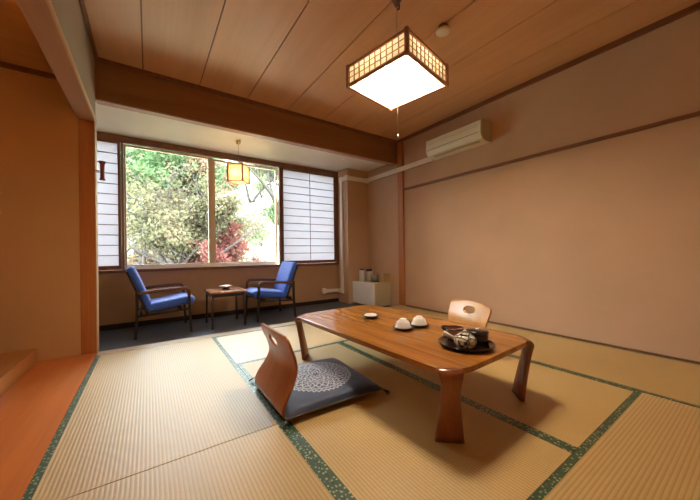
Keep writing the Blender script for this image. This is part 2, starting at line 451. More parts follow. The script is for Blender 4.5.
# ------------------------------------------------------------------ low table
TX, TY, TA = 1.733, -1.698, R(2.3); ZT = .3285
tb = empty('low_table', (TX, TY, .0016), TA, 'long low wooden tea table with bent flared legs and glossy top', 'table')
hx, hy, th = .394, .720, .028
def bez(p0, p1, p2, p3, n=10):
    out = []
    for i in range(n+1):
        t = i/n; a = (1-t)
        out.append(tuple(a**3*p0[k]+3*a*a*t*p1[k]+3*a*t*t*p2[k]+t**3*p3[k] for k in (0,1)))
    return out
q = .7071; NI = .066; HW = .055
def corner(sx, sy):
    nx, ny = hx-NI*q, hy-NI*q
    A = (nx+HW*q, ny-HW*q); B = (nx-HW*q, ny+HW*q)
    c1 = bez((hx, hy-.30), (hx, hy-.19), (A[0]-.012, A[1]-.05), A)
    c1 = bez((hx, hy-.15), (hx+.0002, hy-.125), (A[0]+.0005, A[1]-.012), A)
    c2 = bez(B, (B[0]-.012, B[1]+.0005), (hx-.125, hy+.0002), (hx-.15, hy))
    pts = c1 + c2
    return [(sx*x, sy*y) for x, y in pts]
# bow of the long and short sides is slight
poly = corner(1, 1) + corner(-1, 1)[::-1] + corner(-1, -1) + corner(1, -1)[::-1]
top = MB().prism(poly, ZT-th, ZT).build('tabletop', M['table'], tb, bevel=.005)
for sx in (-1, 1):
    for sy in (-1, 1):
        d = Vector((sx*q, sy*q, 0)); t = Vector((-sy*q, sx*q, 0))*(sx*sy)
        nc = Vector((sx*(hx-NI*q), sy*(hy-NI*q), 0))
        path = []; rr = .024
        zc = ZT-th/2
        path.append((0, zc)); path.append((.004, zc))
        for k in range(9):
            a = math.pi/2*k/8
            path.append((.004+rr*math.sin(a), zc-rr*(1-math.cos(a))))
        z_end = zc-rr
        for k in range(1, 13):
            s = k/12
            path.append((.004+rr-.058*(1-(1-s)**1.12), z_end*(1-s)))
        vs = []; fs = []
        L = len(path)
        for k, (o_, z) in enumerate(path):
            a_ = path[max(k-1, 0)]; b_ = path[min(k+1, L-1)]
            tx, tz = b_[0]-a_[0], b_[1]-a_[1]; ln = math.hypot(tx, tz); tx /= ln; tz /= ln
            nx, nz = -tz, tx
            if k == L-1: nx, nz = 1, 0
            zz = max(0, z)/zc
            if z > .24: w = .039 + (HW-.039)*((z-.24)/(zc-.24))**2.6
            else: w = .039 + (.062-.039)*((.24-z)/.24)**1.3
            for (u_, v_) in ((-1,-1),(-.82,-1.0),(.82,-1.0),(1,-1),(1,1),(.82,1.0),(-.82,1.0),(-1,1)):
                ed = 1 if abs(u_) < 1 else .72
                p = nc + d*(o_ + nx*v_*ed*th/2) + t*(u_*w)
                vs.append((p.x, p.y, max(0, z + nz*v_*ed*th/2)))
        n = 8
        for k in range(L-1):
            for i in range(n):
                j = (i+1) % n
                fs.append((k*n+i, k*n+j, (k+1)*n+j, (k+1)*n+i))
        fs.append(tuple(range(n))); fs.append(tuple((L-1)*n+i for i in range(n)))
        MB().add(vs, fs, True).build('leg', M['tableleg'], tb)

# ------------------------------------------------------------------ zaisu (legless chairs)
def zaisu(loc, rz, mat, label):
    e = empty('legless_chair', loc, rz, label, 'floor chair', 'legless floor chairs at the low table')
    # local: +x = forward (towards the table), origin under the foot of the back
    # profile of the back (x, z)
    prof = [(.075,.006),(.045,.006),(.018,.012),(.004,.03),(.002,.06),(.016,.10),(.044,.15),(.068,.20),(.073,.24),(.062,.29),(.043,.34),(.029,.385),(.022,.410)]
    P = []
    for i in range(len(prof)-1):
        p0 = prof[max(i-1,0)]; p1 = prof[i]; p2 = prof[i+1]; p3 = prof[min(i+2,len(prof)-1)]
        for k in range(6):
            t = k/6
            P.append(tuple(.5*(2*p1[j]+(p2[j]-p0[j])*t+(2*p0[j]-5*p1[j]+4*p2[j]-p3[j])*t*t+(-p0[j]+3*p1[j]-3*p2[j]+p3[j])*t**3) for j in (0,1)))
    P.append(prof[-1])
    seat = [(.42-.345*i/10, .006) for i in range(10)]
    nb = len(P)
    nu = 44
    def wid(x, z):
        if z < .02: w = .228
        elif z < .07: w = .228
        else: w = .216 + .012*math.cos(min(1, (z-.07)/.16)*math.pi) if z < .23 else .204 + .012*(.5-.5*math.cos(min(1, (z-.23)/.13)*math.pi))
        r = .035
        if z > .405-r: w -= r*(1-math.sqrt(max(0, 1-((z-(.405-r))/r)**2)))
        return w
    vs = []; idx = {}
    for j, (x, z) in enumerate(P):
        w = wid(x, z)
        for i in range(nu+1):
            u = -1+2*i/nu
            bend = .016*(u*u)*min(1, z/.15)          # gentle wrap of the plywood
            dz = -.010*u*u*max(0, (z-.3)/.1)
            idx[(j, i)] = len(vs); vs.append([x+bend, u*w, z+dz])
    # hand hole
    cz, ry, rz_ = .340, .056, .026
    fs = []; hole = set()
    for j in range(nb-1):
        for i in range(nu):
            ids = [idx[(j,i)], idx[(j,i+1)], idx[(j+1,i+1)], idx[(j+1,i)]]
            c = sum((Vector(vs[k]) for k in ids), Vector())/4
            if (c.y/ry)**2 + ((c.z-cz)/rz_)**2 < 1: hole.add((j, i)); continue
            fs.append(tuple(ids))
    for (j, i) in hole:
        for k in ((j,i),(j,i+1),(j+1,i+1),(j+1,i)):
            vv = vs[idx[k]]
            rr = math.sqrt((vv[1]/ry)**2 + ((vv[2]-cz)/rz_)**2)
            if .8 < rr < 1.4:
                vv[1] /= rr; vv[2] = cz + (vv[2]-cz)/rr
    used = sorted({k for f in fs for k in f}); mp = {k: n for n, k in enumerate(used)}
    MB().add([vs[k] for k in used], [tuple(mp[k] for k in f) for f in fs], True).build('backrest', mat, e, solid=.011)
    # seat board: rounded plate lying on the mat in front of the back
    pts = []
    for (cx, cy_, a0) in ((.37, .17, 0), (.37, -.17, -90)):
        pass
    pl = [(.075, -.235), (.40, -.2)] + [(.40+.04*math.sin(R(a)), -.16-.04*math.cos(R(a))) for a in range(0, 91, 15)] + [(.40+.04*math.cos(R(a)), .16+.04*math.sin(R(a))) for a in range(0, 91, 15)] + [(.40, .2), (.075, .235)]
    MB().prism(pl, .0006, .0115).build('seat', mat, e)
    return e
zaisu((.895, -1.578, .001), 0, M['zaisu'], 'reddish brown bentwood legless chair facing away in the foreground')
zaisu((2.57, -1.755, .001), R(168), M['zaisu2'], 'light orange bentwood legless chair across the table, by the right wall')

# ------------------------------------------------------------------ floor cushion
def cushion_mat():
    m, nt, b = newmat('navy_brocade')
    tc = nt.nodes.new('ShaderNodeTexCoord')
    sp = nt.nodes.new('ShaderNodeSeparateXYZ'); nt.links.new(tc.outputs['Object'], sp.inputs[0])
    def mth(op, a, b_=None, c=None):
        n = nt.nodes.new('ShaderNodeMath'); n.operation = op
        for i, q_ in enumerate((a, b_, c)):
            if q_ is None: continue
            if isinstance(q_, (int, float)): n.inputs[i].default_value = q_
            else: nt.links.new(q_, n.inputs[i])
        return n.outputs[0]
    x, y = sp.outputs['X'], sp.outputs['Y']
    r = mth('SQRT', mth('ADD', mth('MULTIPLY', x, x), mth('MULTIPLY', y, y)))
    th_ = mth('ARCTAN2', y, x)
    # flower petals: radial waves at several radii
    def ring(n_, amp, r0, wd, ph=0):
        rad = mth('ADD', r0, mth('MULTIPLY', mth('SINE', mth('ADD', mth('MULTIPLY', th_, n_), ph)), amp))
        return mth('LESS_THAN', mth('ABSOLUTE', mth('SUBTRACT', r, rad)), wd)
    pat = ring(8, .010, .03, .006)
    for args in ((8, .014, .062, .006), (16, .007, .088, .005, 1), (0, 0, .105, .0035), (24, .012, .135, .006), (24, .012, .160, .006, 3.14), (0, 0, .186, .004), (48, .006, .205, .006), (0,0,.119,.002)):
        pat = mth('MAXIMUM', pat, ring(*args))
    vo = N(nt, 'ShaderNodeTexVoronoi', Scale=95.0); vo.inputs['Randomness'].default_value = 1
    nt.links.new(tc.outputs['Object'], vo.inputs['Vector'])
    dots = mth('LESS_THAN', vo.outputs['Distance'], .33)
    band = mth('MULTIPLY', mth('GREATER_THAN', r, .120), mth('LESS_THAN', r, .210))
    band2 = mth('MULTIPLY', mth('GREATER_THAN', r, .04), mth('LESS_THAN', r, .078))
    pat = mth('MAXIMUM', pat, mth('MULTIPLY', dots, mth('MAXIMUM', band, band2)))
    pat = mth('MULTIPLY', pat, mth('GREATER_THAN', nt_z(nt, sp), .03))
    mx = nt.nodes.new('ShaderNodeMix'); mx.data_type = 'RGBA'
    nt.links.new(pat, mx.inputs[0]); mx.inputs[6].default_value = (.018,.036,.095,1); mx.inputs[7].default_value = (.42,.44,.50,1)
    nt.links.new(mx.outputs[2], b.inputs['Base Color'])
    b.inputs['Roughness'].default_value = .58; b.inputs['Sheen Weight'].default_value = .35
    b.inputs['Specular IOR Level'].default_value = .5
    return m
def nt_z(nt, sp): return sp.outputs['Z']
cu = empty('floor_cushion', (1.198, -1.578, .0135), R(-2.5), 'navy blue floor cushion with a round white flower medallion', 'cushion')
n = 44; H = .288; vs = []; fs = []
def cz_(x, y):
    a = max(0, 1-abs(x)**3.2); b = max(0, 1-abs(y)**3.2)
    hgt = .050*(a*b)**.36
    p = Vector((x*3, y*3, 0))
    return hgt + .0035*noise.noise(p*1.6)*(a*b)**.5
for side in (1, -1):
    for j in range(n+1):
        for i in range(n+1):
            x = -1+2*i/n; y = -1+2*j/n
            px = x*H*(1-.035*(1-abs(y)**2)*abs(x)**6); py = y*H*(1-.035*(1-abs(x)**2)*abs(y)**6)
            z = .022 + (cz_(x, y) if side > 0 else -.0218*(max(0,(1-x**8)*(1-y**8)))**.5)
            vs.append((px, py, z))
off = (n+1)**2
for s_, o_ in ((1, 0), (-1, off)):
    for j in range(n):
        for i in range(n):
            a = o_+j*(n+1)+i; fs.append((a, a+1, a+n+2, a+n+1) if s_ > 0 else (a, a+n+1, a+n+2, a+1))
cm = cushion_mat()
cb = MB().add(vs, fs, True)
o = cb.build('cushion_body', cm, cu, recalc=False)
# piping (lighter line around the edge) and corner tassels
edge = []
for t in range(0, 40): edge.append((-1+2*t/40, -1))
for t in range(0, 40): edge.append((1, -1+2*t/40))
for t in range(0, 40): edge.append((1-2*t/40, 1))
for t in range(0, 41): edge.append((-1, 1-2*t/40))
pp = [(x*H*(1-.035*(1-abs(y)**2)*abs(x)**6)*1.002, y*H*(1-.035*(1-abs(x)**2)*abs(y)**6)*1.002, .0225) for x, y in edge]
MB().tube(pp, .003, 6).build('piping', plain('grey_green_piping', (.10,.11,.09), .6), cu)
for sx in (-1, 1):
    for sy in (-1, 1):
        tm = MB()
        for k in range(7):
            a = math.atan2(sy, sx) + (k-3)*.22
            tm.tube([(sx*H*.995, sy*H*.995, .022), (sx*H+.018*math.cos(a), sy*H+.018*math.sin(a), .012), (sx*H+.042*math.cos(a), sy*H+.042*math.sin(a), .0008-.0005)], .0016, 5)
        tm.build('tassel', M['black'], cu)

# ------------------------------------------------------------------ tea things
def topz(): return ZT+.0024
def cupset(loc, label):
    e = empty('saucer', loc, 0, label[0], 'saucer', 'dark saucers on the low table'); e.scale = (1.18, 1.18, 1.1)
    MB().lathe([(.001,0),(.034,0),(.048,.006),(.056,.012),(.057,.0145),(.054,.014),(.034,.0075),(.001,.007)], 40).build('dish', M['saucer'], e)
    c = empty('teacup', (loc[0], loc[1], loc[2]+.0157), 0, label[1], 'cup', 'white teacups turned over on saucers'); c.scale = (1.14, 1.14, 1.0)
    MB().lathe([(.0455,.0),(.0475,.0),(.0465,.004),(.041,.012),(.038,.022),(.034,.034),(.026,.043),(.0195,.0460)], 40, cap=False).build('bowl', M['porc'], c)
    MB().lathe([(.0195,.0455),(.0200,.052),(.0175,.052),(.0165,.0470),(.001,.0470)], 40, cap=False).build('foot_ring', M['porc'], c)
cupset((1.697, -1.822, topz()), ('dark brown saucer under the nearer upturned teacup', 'upturned white teacup on the nearer dark saucer, left one'))
cupset((1.835, -1.832, topz()), ('dark brown saucer under the farther upturned teacup', 'upturned white teacup on the farther saucer, right one'))
# flat dish, dark with pale inside (ashtray)
e = empty('ashtray', (1.738, -1.443, topz()), 0, 'small dark round ashtray with pale rim at the far end of the table', 'ashtray')
MB().lathe([(.001,0),(.036,0),(.050,.008),(.060,.022),(.057,.0225),(.001,.0215)], 40).build('bowl', M['saucer'], e)
MB().lathe([(.050,.0222),(.048,.0262),(.043,.0255),(.034,.0232),(.001,.0222)], 40, cap=False).build('rim', M['porc'], e)
# round black tray
TRX, TRY = 1.728, -2.250
e = empty('tray', (TRX, TRY, topz()), 0, 'round black lacquer tray near the table corner holding tea things', 'tray')
MB().lathe([(.001,0),(.108,0),(.126,.005),(.136,.015),(.139,.020),(.135,.0205),(.129,.015),(.119,.0105),(.001,.010)], 64).build('dish', M['lacquer'], e)
zt = topz()+.0108
# black lidded tea caddy
e = empty('tea_caddy', (TRX+.051, TRY-.033, zt), 0, 'black cylindrical tea caddy with flat lid at the right of the tray', 'tea caddy')
MB().lathe([(.001,0),(.050,0),(.053,.004),(.053,.050),(.051,.052),(.001,.052)], 48).build('body', M['lacquer'], e)
MB().lathe([(.001,.0525),(.0545,.0525),(.0555,.056),(.0555,.066),(.052,.0695),(.015,.0705),(.001,.0705)], 48).build('lid', M['lacquer'], e)
MB().lathe([(.001,.0707),(.009,.0707),(.010,.074),(.007,.077),(.001,.0775)], 24).build('knob', M['steel'], e)
# patterned teapot
def potmat():
    m, nt, b = newmat('patterned_stoneware')
    v = coords(nt)
    vo = N(nt, 'ShaderNodeTexVoronoi', Scale=36.0, feature='DISTANCE_TO_EDGE'); vo.inputs['Randomness'].default_value = .45
    nt.links.new(v, vo.inputs['Vector'])
    nt.links.new(ramp(nt, vo.outputs['Distance'], [(.0, (.02,.02,.025)), (.055, (.02,.02,.025)), (.09, (.70,.66,.56)), (1, (.78,.74,.64))]), b.inputs['Base Color'])
    b.inputs['Roughness'].default_value = .15
    return m
e = empty('teapot', (TRX-.060, TRY-.036, zt), R(200), 'small round white teapot with dark crackle lines on the black tray', 'teapot'); e.scale = (1.08,)*3
pm = potmat()
MB().lathe([(.001,0),(.030,0),(.034,.002),(.044,.012),(.050,.026),(.050,.038),(.044,.050),(.032,.058),(.024,.060),(.001,.060)], 48).build('body', pm, e)
MB().lathe([(.001,.0602),(.028,.0602),(.027,.064),(.015,.069),(.001,.070)], 32).build('lid', pm, e)
MB().lathe([(.001,.0702),(.006,.0702),(.009,.076),(.006,.081),(.001,.082)], 20).build('lid_knob', M['porc'], e)
MB().tube([(.044,0,.030),(.058,0,.036),(.068,0,.046),(.076,0,.054)], [.011,.009,.007,.006], 12).build('spout', M['porc'], e)
MB().tube([(.006,-.044,.038),(.010,-.062,.044),(.014,-.080,.052),(.016,-.096,.058)], [.008,.0085,.010,.012], 12).build('handle', M['porc'], e)
# brown waste-water bowl with dark rim at the back of the tray
e = empty('tea_bowl', (TRX+.008, TRY+.088, zt), 0, 'red-brown bowl with dark rim at the back of the tray', 'bowl'); e.location = (TRX+.022, TRY+.082, zt)
MB().lathe([(.001,0),(.026,0),(.030,.003),(.040,.020),(.046,.044),(.047,.058),(.044,.058),(.042,.044),(.036,.022),(.024,.008),(.001,.007)], 40, cap=False).build('body', M['brown'], e)
MB().lathe([(.0475,.0575),(.049,.061),(.0465,.0635),(.043,.061),(.0435,.0575)], 40, cap=False).build('rim', M['lacquer'], e)
e = empty('lidded_box', (1.905, -1.985, topz()), 0, 'small black dish on the table behind the tray', 'dish')
MB().lathe([(.001,0),(.018,0),(.024,.006),(.028,.020),(.026,.020),(.020,.008),(.001,.006)], 28).build('bowl', M['lacquer'], e)
e.name = 'small_dish'

# ------------------------------------------------------------------ sunroom armchairs
def cush(mb, prof_c, th0, w0, w1, segs=None):
    pass
def slab(path, half_w, thick, name, mat, parent, edge=.02):
    """cushion swept along a path in the x-z plane with rounded edges; path: (x,z) centre line"""
    n = 20; vs = []; fs = []
    L = len(path)
    for k, (x, z) in enumerate(path):
        a = path[max(k-1,0)]; b = path[min(k+1,L-1)]
        tx, tz = b[0]-a[0], b[1]-a[1]; ln = math.hypot(tx, tz); tx /= ln; tz /= ln
        nx, nz = -tz, tx
        e = 1.0
        d = min(k, L-1-k)
        if d == 0: e = .45
        elif d == 1: e = .85
        for i in range(n):
            an = 2*math.pi*(i+.5)/n
            ca = math.copysign(abs(math.cos(an))**.35, math.cos(an)); sa = math.copysign(abs(math.sin(an))**.55, math.sin(an))
            vs.append((x + nx*sa*thick/2*e, ca*half_w*(1-.02*(1-e)), z + nz*sa*thick/2*e))
    for k in range(L-1):
        for i in range(n):
            j = (i+1) % n; fs.append((k*n+i, k*n+j, (k+1)*n+j, (k+1)*n+i))
    fs.append(tuple(range(n))[::-1]); fs.append(tuple((L-1)*n+i for i in range(n)))
    return MB().add(vs, fs, True).build(name, mat, parent)
def smooth_path(pts, n=6):
    out = []
    for i in range(len(pts)-1):
        p0 = pts[max(i-1,0)]; p1 = pts[i]; p2 = pts[i+1]; p3 = pts[min(i+2,len(pts)-1)]
        for k in range(n):
            t = k/n
            out.append(tuple(.5*(2*p1[j]+(p2[j]-p0[j])*t+(2*p0[j]-5*p1[j]+4*p2[j]-p3[j])*t*t+(-p0[j]+3*p1[j]-3*p2[j]+p3[j])*t**3) for j in range(len(p1))))
    out.append(pts[-1]); return out
def armchair(loc, rz, label):
    e = empty('armchair', loc, rz, label, 'armchair', 'blue armchairs in the sunroom')
    hw = .26
    seat = slab(smooth_path([(.105,.300),(.20,.312),(.32,.330),(.43,.348),(.50,.348),(.535,.325)]), .225, .105, 'seat_cushion', M['blue'], e)
    back = slab(smooth_path([(.125,.285),(.085,.39),(.045,.50),(.0,.62),(-.035,.70),(-.048,.742)]), .225, .080, 'back_cushion', M['blue'], e)
    for s in (-1, 1):
        y = s*hw
        # rear leg continues up to carry the arm
        MB().tube(smooth_path([(-.005,y,0),(.004,y,.15),(.012,y,.30),(.012,y,.495)]), 0, 12, flat=(.013,.017), up=(0,1,0)).build('rear_leg', M['chairwood'], e)
        MB().tube(smooth_path([(.508,y,0),(.500,y,.15),(.494,y,.30),(.490,y,.41)]), 0, 12, flat=(.013,.016), up=(0,1,0)).build('front_leg', M['chairwood'], e)
        MB().tube(smooth_path([(.490,y,.412),(.486,y,.455),(.468,y,.484),(.43,y,.494),(.25,y,.490),(.10,y,.478),(.0,y,.476)]), 0, 12, flat=(.017,.010), up=(0,1,0)).build('armrest', M['armwood'], e)
        MB().tube([(.012,y,.235),(.495,y,.262)], 0, 8, flat=(.010,.018), up=(0,1,0)).build('side_rail', M['chairwood'], e)
        MB().tube(smooth_path([(.10,s*.215,.25),(.048,s*.215,.40),(.006,s*.215,.50),(-.045,s*.215,.64),(-.070,s*.215,.70)]), 0, 8, flat=(.012,.014), up=(0,1,0)).build('back_upright', M['chairwood'], e)
    MB().box(.035,.060,-.245,.245,.245,.28).build('cross_rail', M['chairwood'], e)
    MB().box(.40,.425,-.248,.248,.25,.282).build('cross_rail', M['chairwood'], e)
    MB().tube([(.010,-.248,.41),(.010,.248,.41)], .011, 8).build('back_rail', M['chairwood'], e)
    return e
armchair((.245, .845, ZF+.0005), R(1), 'blue cushioned dark wood armchair on the left, facing right')
armchair((2.005, .835, ZF+.0005), R(181), 'blue cushioned dark wood armchair on the right, below the paper screen')

# side table
e = empty('side_table', (1.150, .735, ZF+.0005), 0, 'small square wooden side table between the two blue armchairs', 'side table')
MB().box(-.205,.205,-.225,.225,.405,.43,.005).build('tabletop', M['sidetop'], e)
for sx in (-1,1):
    for sy in (-1,1):
        MB().tube([(sx*.178,sy*.198,.404),(sx*.184,sy*.205,0)], 0, 8, flat=(.011,.011)).build('leg', M['chairwood'], e)
MB().box(-.185,.185,-.205,-.188,.365,.404).box(-.185,.185,.188,.205,.365,.404).box(-.187,-.170,-.188,.188,.365,.404).box(.170,.187,-.188,.188,.365,.404).build('apron', M['chairwood'], e)
e = empty('ashtray', (1.165, .76, ZF+.4315), 0, 'white flat round ashtray on the small side table', 'ashtray')
MB().lathe([(.001,0),(.040,0),(.042,.004),(.036,.022),(.03,.026),(.001,.026)], 32).build('base', M['black'], e)
MB().lathe([(.001,.0262),(.050,.0262),(.075,.036),(.078,.043),(.070,.042),(.048,.032),(.001,.031)], 40).build('dish', M['porc'], e)

# ------------------------------------------------------------------ mini fridge and the things on it
FX0, FX1, FY0, FY1 = 3.225, 3.597, .378, .93; FZ = .331
e = empty('mini_fridge', ((FX0+FX1)/2, (FY0+FY1)/2, ZF+.0005), 0, 'small white refrigerator against the wall by the sunroom column', 'refrigerator')
a, b_ = (FX1-FX0)/2, (FY1-FY0)/2
MB().box(-a+.045, a, -b_, b_, .012, FZ-ZF, .006).build('body', M['acside'], e)
MB().box(-a, -a+.042, -b_, b_, .03, FZ-ZF, .006).build('door', M['white'], e)
MB().box(-a-.008, -a-.0005, b_-.05, b_-.03, .20, .32, .002).build('handle', M['white'], e)
for sx in (-1,1):
    for sy in (-1,1):
        MB().lathe([(.014,0),(.014,.0118)], 12, (sx*(a-.06), sy*(b_-.05), 0)).build('foot', M['black'], e)
tz = FZ+.0012
e = empty('thermos_pot', (3.465, .775, tz), R(215), 'silver thermos pot with black lid on the refrigerator', 'thermos')
MB().lathe([(.001,0),(.058,0),(.061,.004),(.061,.155),(.056,.168),(.001,.168)], 40).build('body', M['steel'], e)
MB().lathe([(.001,.1685),(.055,.1685),(.056,.19),(.048,.205),(.001,.208)], 40).build('lid', M['black'], e)
MB().tube([(.05,0,.172),(.072,0,.182),(.088,0,.174)], [.014,.012,.008], 10).build('spout', M['black'], e)
MB().tube(smooth_path([(-.062,0,.15),(-.10,0,.14),(-.105,0,.09),(-.064,0,.04)]), .008, 8).build('handle', M['black'], e)
e = empty('water_jug', (3.335, .80, tz), R(0), 'slim steel flask standing left of the thermos pot', 'flask')
MB().lathe([(.001,0),(.049,0),(.052,.004),(.052,.165),(.044,.183),(.034,.19),(.001,.19)], 32).build('body', M['steel'], e)
MB().lathe([(.001,.1905),(.034,.1905),(.034,.205),(.026,.211),(.001,.212)], 32).build('lid', M['black'], e)
e.name = 'steel_flask'
e = empty('acrylic_case', (3.47, .60, tz), 0, 'low smoky rounded case beside the thermos pot on the refrigerator', 'case')
MB().box(-.075,.075,-.07,.07,0,.012,.003).build('base', M['black'], e)
MB().lathe([(.001,.0125),(.064,.0125),(.066,.07),(.058,.10),(.03,.118),(.001,.12)], 32).build('cover', M['clear'], e)
e = empty('cardboard_box', (3.522, .443, tz), R(0), 'tan box at the front right corner of the refrigerator top', 'box')
MB().box(-.07,.07,-.055,.055,0,.125,.003).build('body', M['carton'], e)
MB().box(-.073,.073,-.058,.058,.1255,.140,.002).build('lid', M['carton'], e)

# ------------------------------------------------------------------ air conditioner + duct
e = empty('air_conditioner', (XR-.001, -.945, 2.058), 0, 'ivory wall-mounted air conditioner high on the right wall', 'air conditioner')
L2 = .385
prof = [(0,0),(-.11,.0),(-.165,.022),(-.195,.06),(-.200,.10),(-.192,.213),(-.17,.226),(0,.226)]
vs = [(x, y, z) for y in (-L2+.004, L2-.004) for x, z in prof]; n = len(prof)
fs = [tuple(range(n)), tuple(range(2*n-1, n-1, -1))] + [(i, (i+1) % n, n+(i+1) % n, n+i) for i in range(n)]
MB().add(vs, fs).build('casing', M['acbody'], e, bevel=.004)
for s in (-1, 1):
    y0, y1 = sorted((s*(L2-.0035), s*(L2+.006)))
    pr = [(0,-.001),(-.11,-.001),(-.168,.021),(-.199,.06),(-.204,.10),(-.196,.216),(-.172,.230),(0,.230)]
    vs = [(x, y, z) for y in (y0, y1) for x, z in pr]
    MB().add(vs, fs).build('end_cap', M['acside'] if s < 0 else M['acbody'], e, bevel=.003)
MB().box(-.2035,-.1985,-L2+.02,L2-.02,.084,.088).build('panel_gap', M['slot'], e)
MB().box(-.203,-.190,-L2+.02,L2-.02,.158,.160).box(-.2015,-.190,-L2+.02,L2-.02,.182,.184).build('intake_lines', M['acside'], e)
mb = MB()
mb.v = []; mb.box(-.172,-.120,-L2+.05,L2-.09,-.004,.0005); mb.build('outlet_louvre', M['acside'], e)
e = empty('pipe_cover', (3.16, 1.0, 2.0), 0, 'ivory pipe cover running from the air conditioner down the column', 'pipe cover')
def wb(x0,x1,y0,y1,z0,z1,name,bev=.004):
    MB().box(x0-3.16,x1-3.16,y0-1.0,y1-1.0,z0-1.985,z1-1.985,bev).build(name, M['duct'], e)
wb(3.545,3.571,-.55,.90,2.035,2.105,'wall_run'); wb(3.535,3.598,.896,.949,2.03,2.11,'inner_elbow')
wb(3.16,3.536,.922,.949,2.035,2.105,'column_run'); wb(3.122,3.158,.90,.985,2.025,2.115,'outer_elbow',.006)
wb(3.128,3.156,.985,1.10,2.035,2.105,'side_run'); wb(3.122,3.157,1.075,1.16,2.02,2.115,'top_elbow',.006)
wb(3.128,3.156,1.085,1.15,.17,2.02,'down_run'); wb(3.12,3.157,1.08,1.25,.10,.175,'bottom_elbow',.006)
wb(2.87,3.13,1.222,1.262,.115,.175,'floor_run'); wb(2.80,2.875,1.21,1.2635,.105,.20,'end_box',.006)

# ceiling hatch in the sunroom and detector
e = empty('ceiling_hatch', (3.07, .50, ZE), 0, 'white framed hatch in the sunroom ceiling near the column', 'ceiling hatch')
MB().box(-.24,.24,-.10,.10,-.004,-.0005).build('panel', M['cream'], e)
for s in (-1,1):
    MB().box(s*.245-.006,s*.245+.006,-.11,.11,-.012,-.0005).build('edge_strip', M['white'], e)
e = empty('smoke_detector', (2.245, -1.735, ZC), 0, 'round ivory smoke detector on the wooden ceiling', 'smoke detector')
MB().lathe([(.001,0),(.034,-.0),(.034,-.030),(.032,-.032),(.001,-.032)], 32).build('base', M['slot'], e)
MB().lathe([(.001,-.0325),(.050,-.0325),(.054,-.040),(.050,-.050),(.036,-.056),(.001,-.058)], 32).build('head', M['acbody'], e)

# ------------------------------------------------------------------ square lantern pendant
LX, LY, LZ, LA = 1.776, -1.717, 1.95, R(10.5)
e = empty('pendant_lamp', (LX, LY, LZ), LA, 'lit square wood and paper pendant lamp above the low table', 'lamp')
h = .236; HH = .142; fwid = .018
fr = MB()
for sx in (-1,1):
    for sy in (-1,1):
        fr.box(sx*h-.011, sx*h+.011, sy*h-.011, sy*h+.011, -.006, HH+.006)
for s in (-1,1):
    for z0, z1 in ((0,.018),(HH-.014,HH)):
        fr.box(-h+.011, h-.011, s*h-.009, s*h+.009, z0, z1); fr.box(s*h-.009, s*h+.009, -h+.011, h-.011, z0, z1)
fr.build('frame', M['lampwood'], e)
for k in range(4):
    Mx = Matrix.Rotation(k*math.pi/2, 4, 'Z')
    g = MB()
    for i in range(1, 10):
        x = -h+.011+(2*h-.022)*i/10; g.box(x-.0032, x+.0032, -h-.004, -h+.001, .018, HH-.014)
    for i in range(1, 3):
        z = .018+(HH-.032)*i/3; g.box(-h+.011, h-.011, -h-.006, -h-.0041, z-.0032, z+.0032)
    g.xf(Mx).build('lattice', M['lattice'], e)
    MB().box(-h+.011, h-.011, -h+.002, -h+.003, .018, HH-.014).xf(Mx).build('paper_panel', M['lamppaper'], e)
MB().box(-h+.012, h-.012, -h+.012, h-.012, HH-.010, HH-.006).build('top_reflector', M['lampwhite'], e)
MB().box(-.08,.08,-.025,.025,HH-.05,HH-.011,.004).build('ballast', M['lampwhite'], e)
for rr_, nm in ((.165,'large_tube'), (.115,'small_tube')):
    pts = [(rr_*math.cos(2*math.pi*i/40), rr_*math.sin(2*math.pi*i/40), .06) for i in range(39)]
    MB().tube(pts, .014, 10).build(nm, M['tube'], e)
MB().tube([(0,0,.09),(0,0,-.325)], .0018, 6).build('pull_cord', M['cordpale'], e)
MB().lathe([(.001,0),(.005,.002),(.006,.012),(.003,.02),(.001,.021)], 12, (0,0,-.345)).build('pull_knob', M['white'], e)
MB().tube([(0,0,HH-.006),(.0,.0,ZC-LZ-.06)], .0028, 8).build('hanging_cord', M['cordpale'], e)
MB().lathe([(.001,-.001),(.032,-.001),(.034,-.012),(.022,-.03),(.012,-.055),(.001,-.062)], 28, (0,0,ZC-LZ)).build('ceiling_rose', M['rubber'], e)
MB().tube([(.03,.0,ZC-LZ-.012),(.036,0,ZC-LZ-.05),(.015,0,ZC-LZ-.07),(.0,0,ZC-LZ-.055)], .004, 6).build('hook', M['black'], e)

# small sunroom pendant
e = empty('lantern', (1.318, .68, 1.728), R(-39.6), 'small lit amber paper lantern hanging in the sunroom', 'lamp')
h6 = .134; Z6 = .205
pts6 = [(h6*math.cos(R(45+90*i)), h6*math.sin(R(45+90*i))) for i in range(4)]
for x, y in pts6:
    MB().box(x-.008, x+.008, y-.008, y+.008, -.010, Z6+.010).build('rib', M['lampwood'], e)
vs = [(x*.95, y*.95, z) for z in (.004, Z6-.004) for x, y in pts6]
MB().add(vs, [(i, (i+1) % 4, 4+(i+1) % 4, 4+i) for i in range(4)]).build('shade', M['amber'], e)
for z in (.0, Z6):
    g = MB()
    for i in range(4):
        a, b_ = pts6[i], pts6[(i+1) % 4]
        g.tube([(a[0]*.95,a[1]*.95,z),(b_[0]*.95,b_[1]*.95,z)], .006, 6)
    g.build('hoop', M['cordpale'], e)
MB().lathe([(.001,.06),(.018,.07),(.028,.095),(.022,.12),(.012,.14),(.001,.142)], 24).build('bulb', M['bulb'], e)
MB().tube([(0,0,.14),(0,0,ZE-1.73-.04)], .0022, 6).build('hanging_cord', M['rubber'], e)
MB().lathe([(.001,-.045),(.018,-.045),(.026,-.03),(.026,-.006),(.022,-.0005),(.001,-.0005)], 24, (0,0,ZE-1.73)).build('ceiling_rose', M['brass'], e)

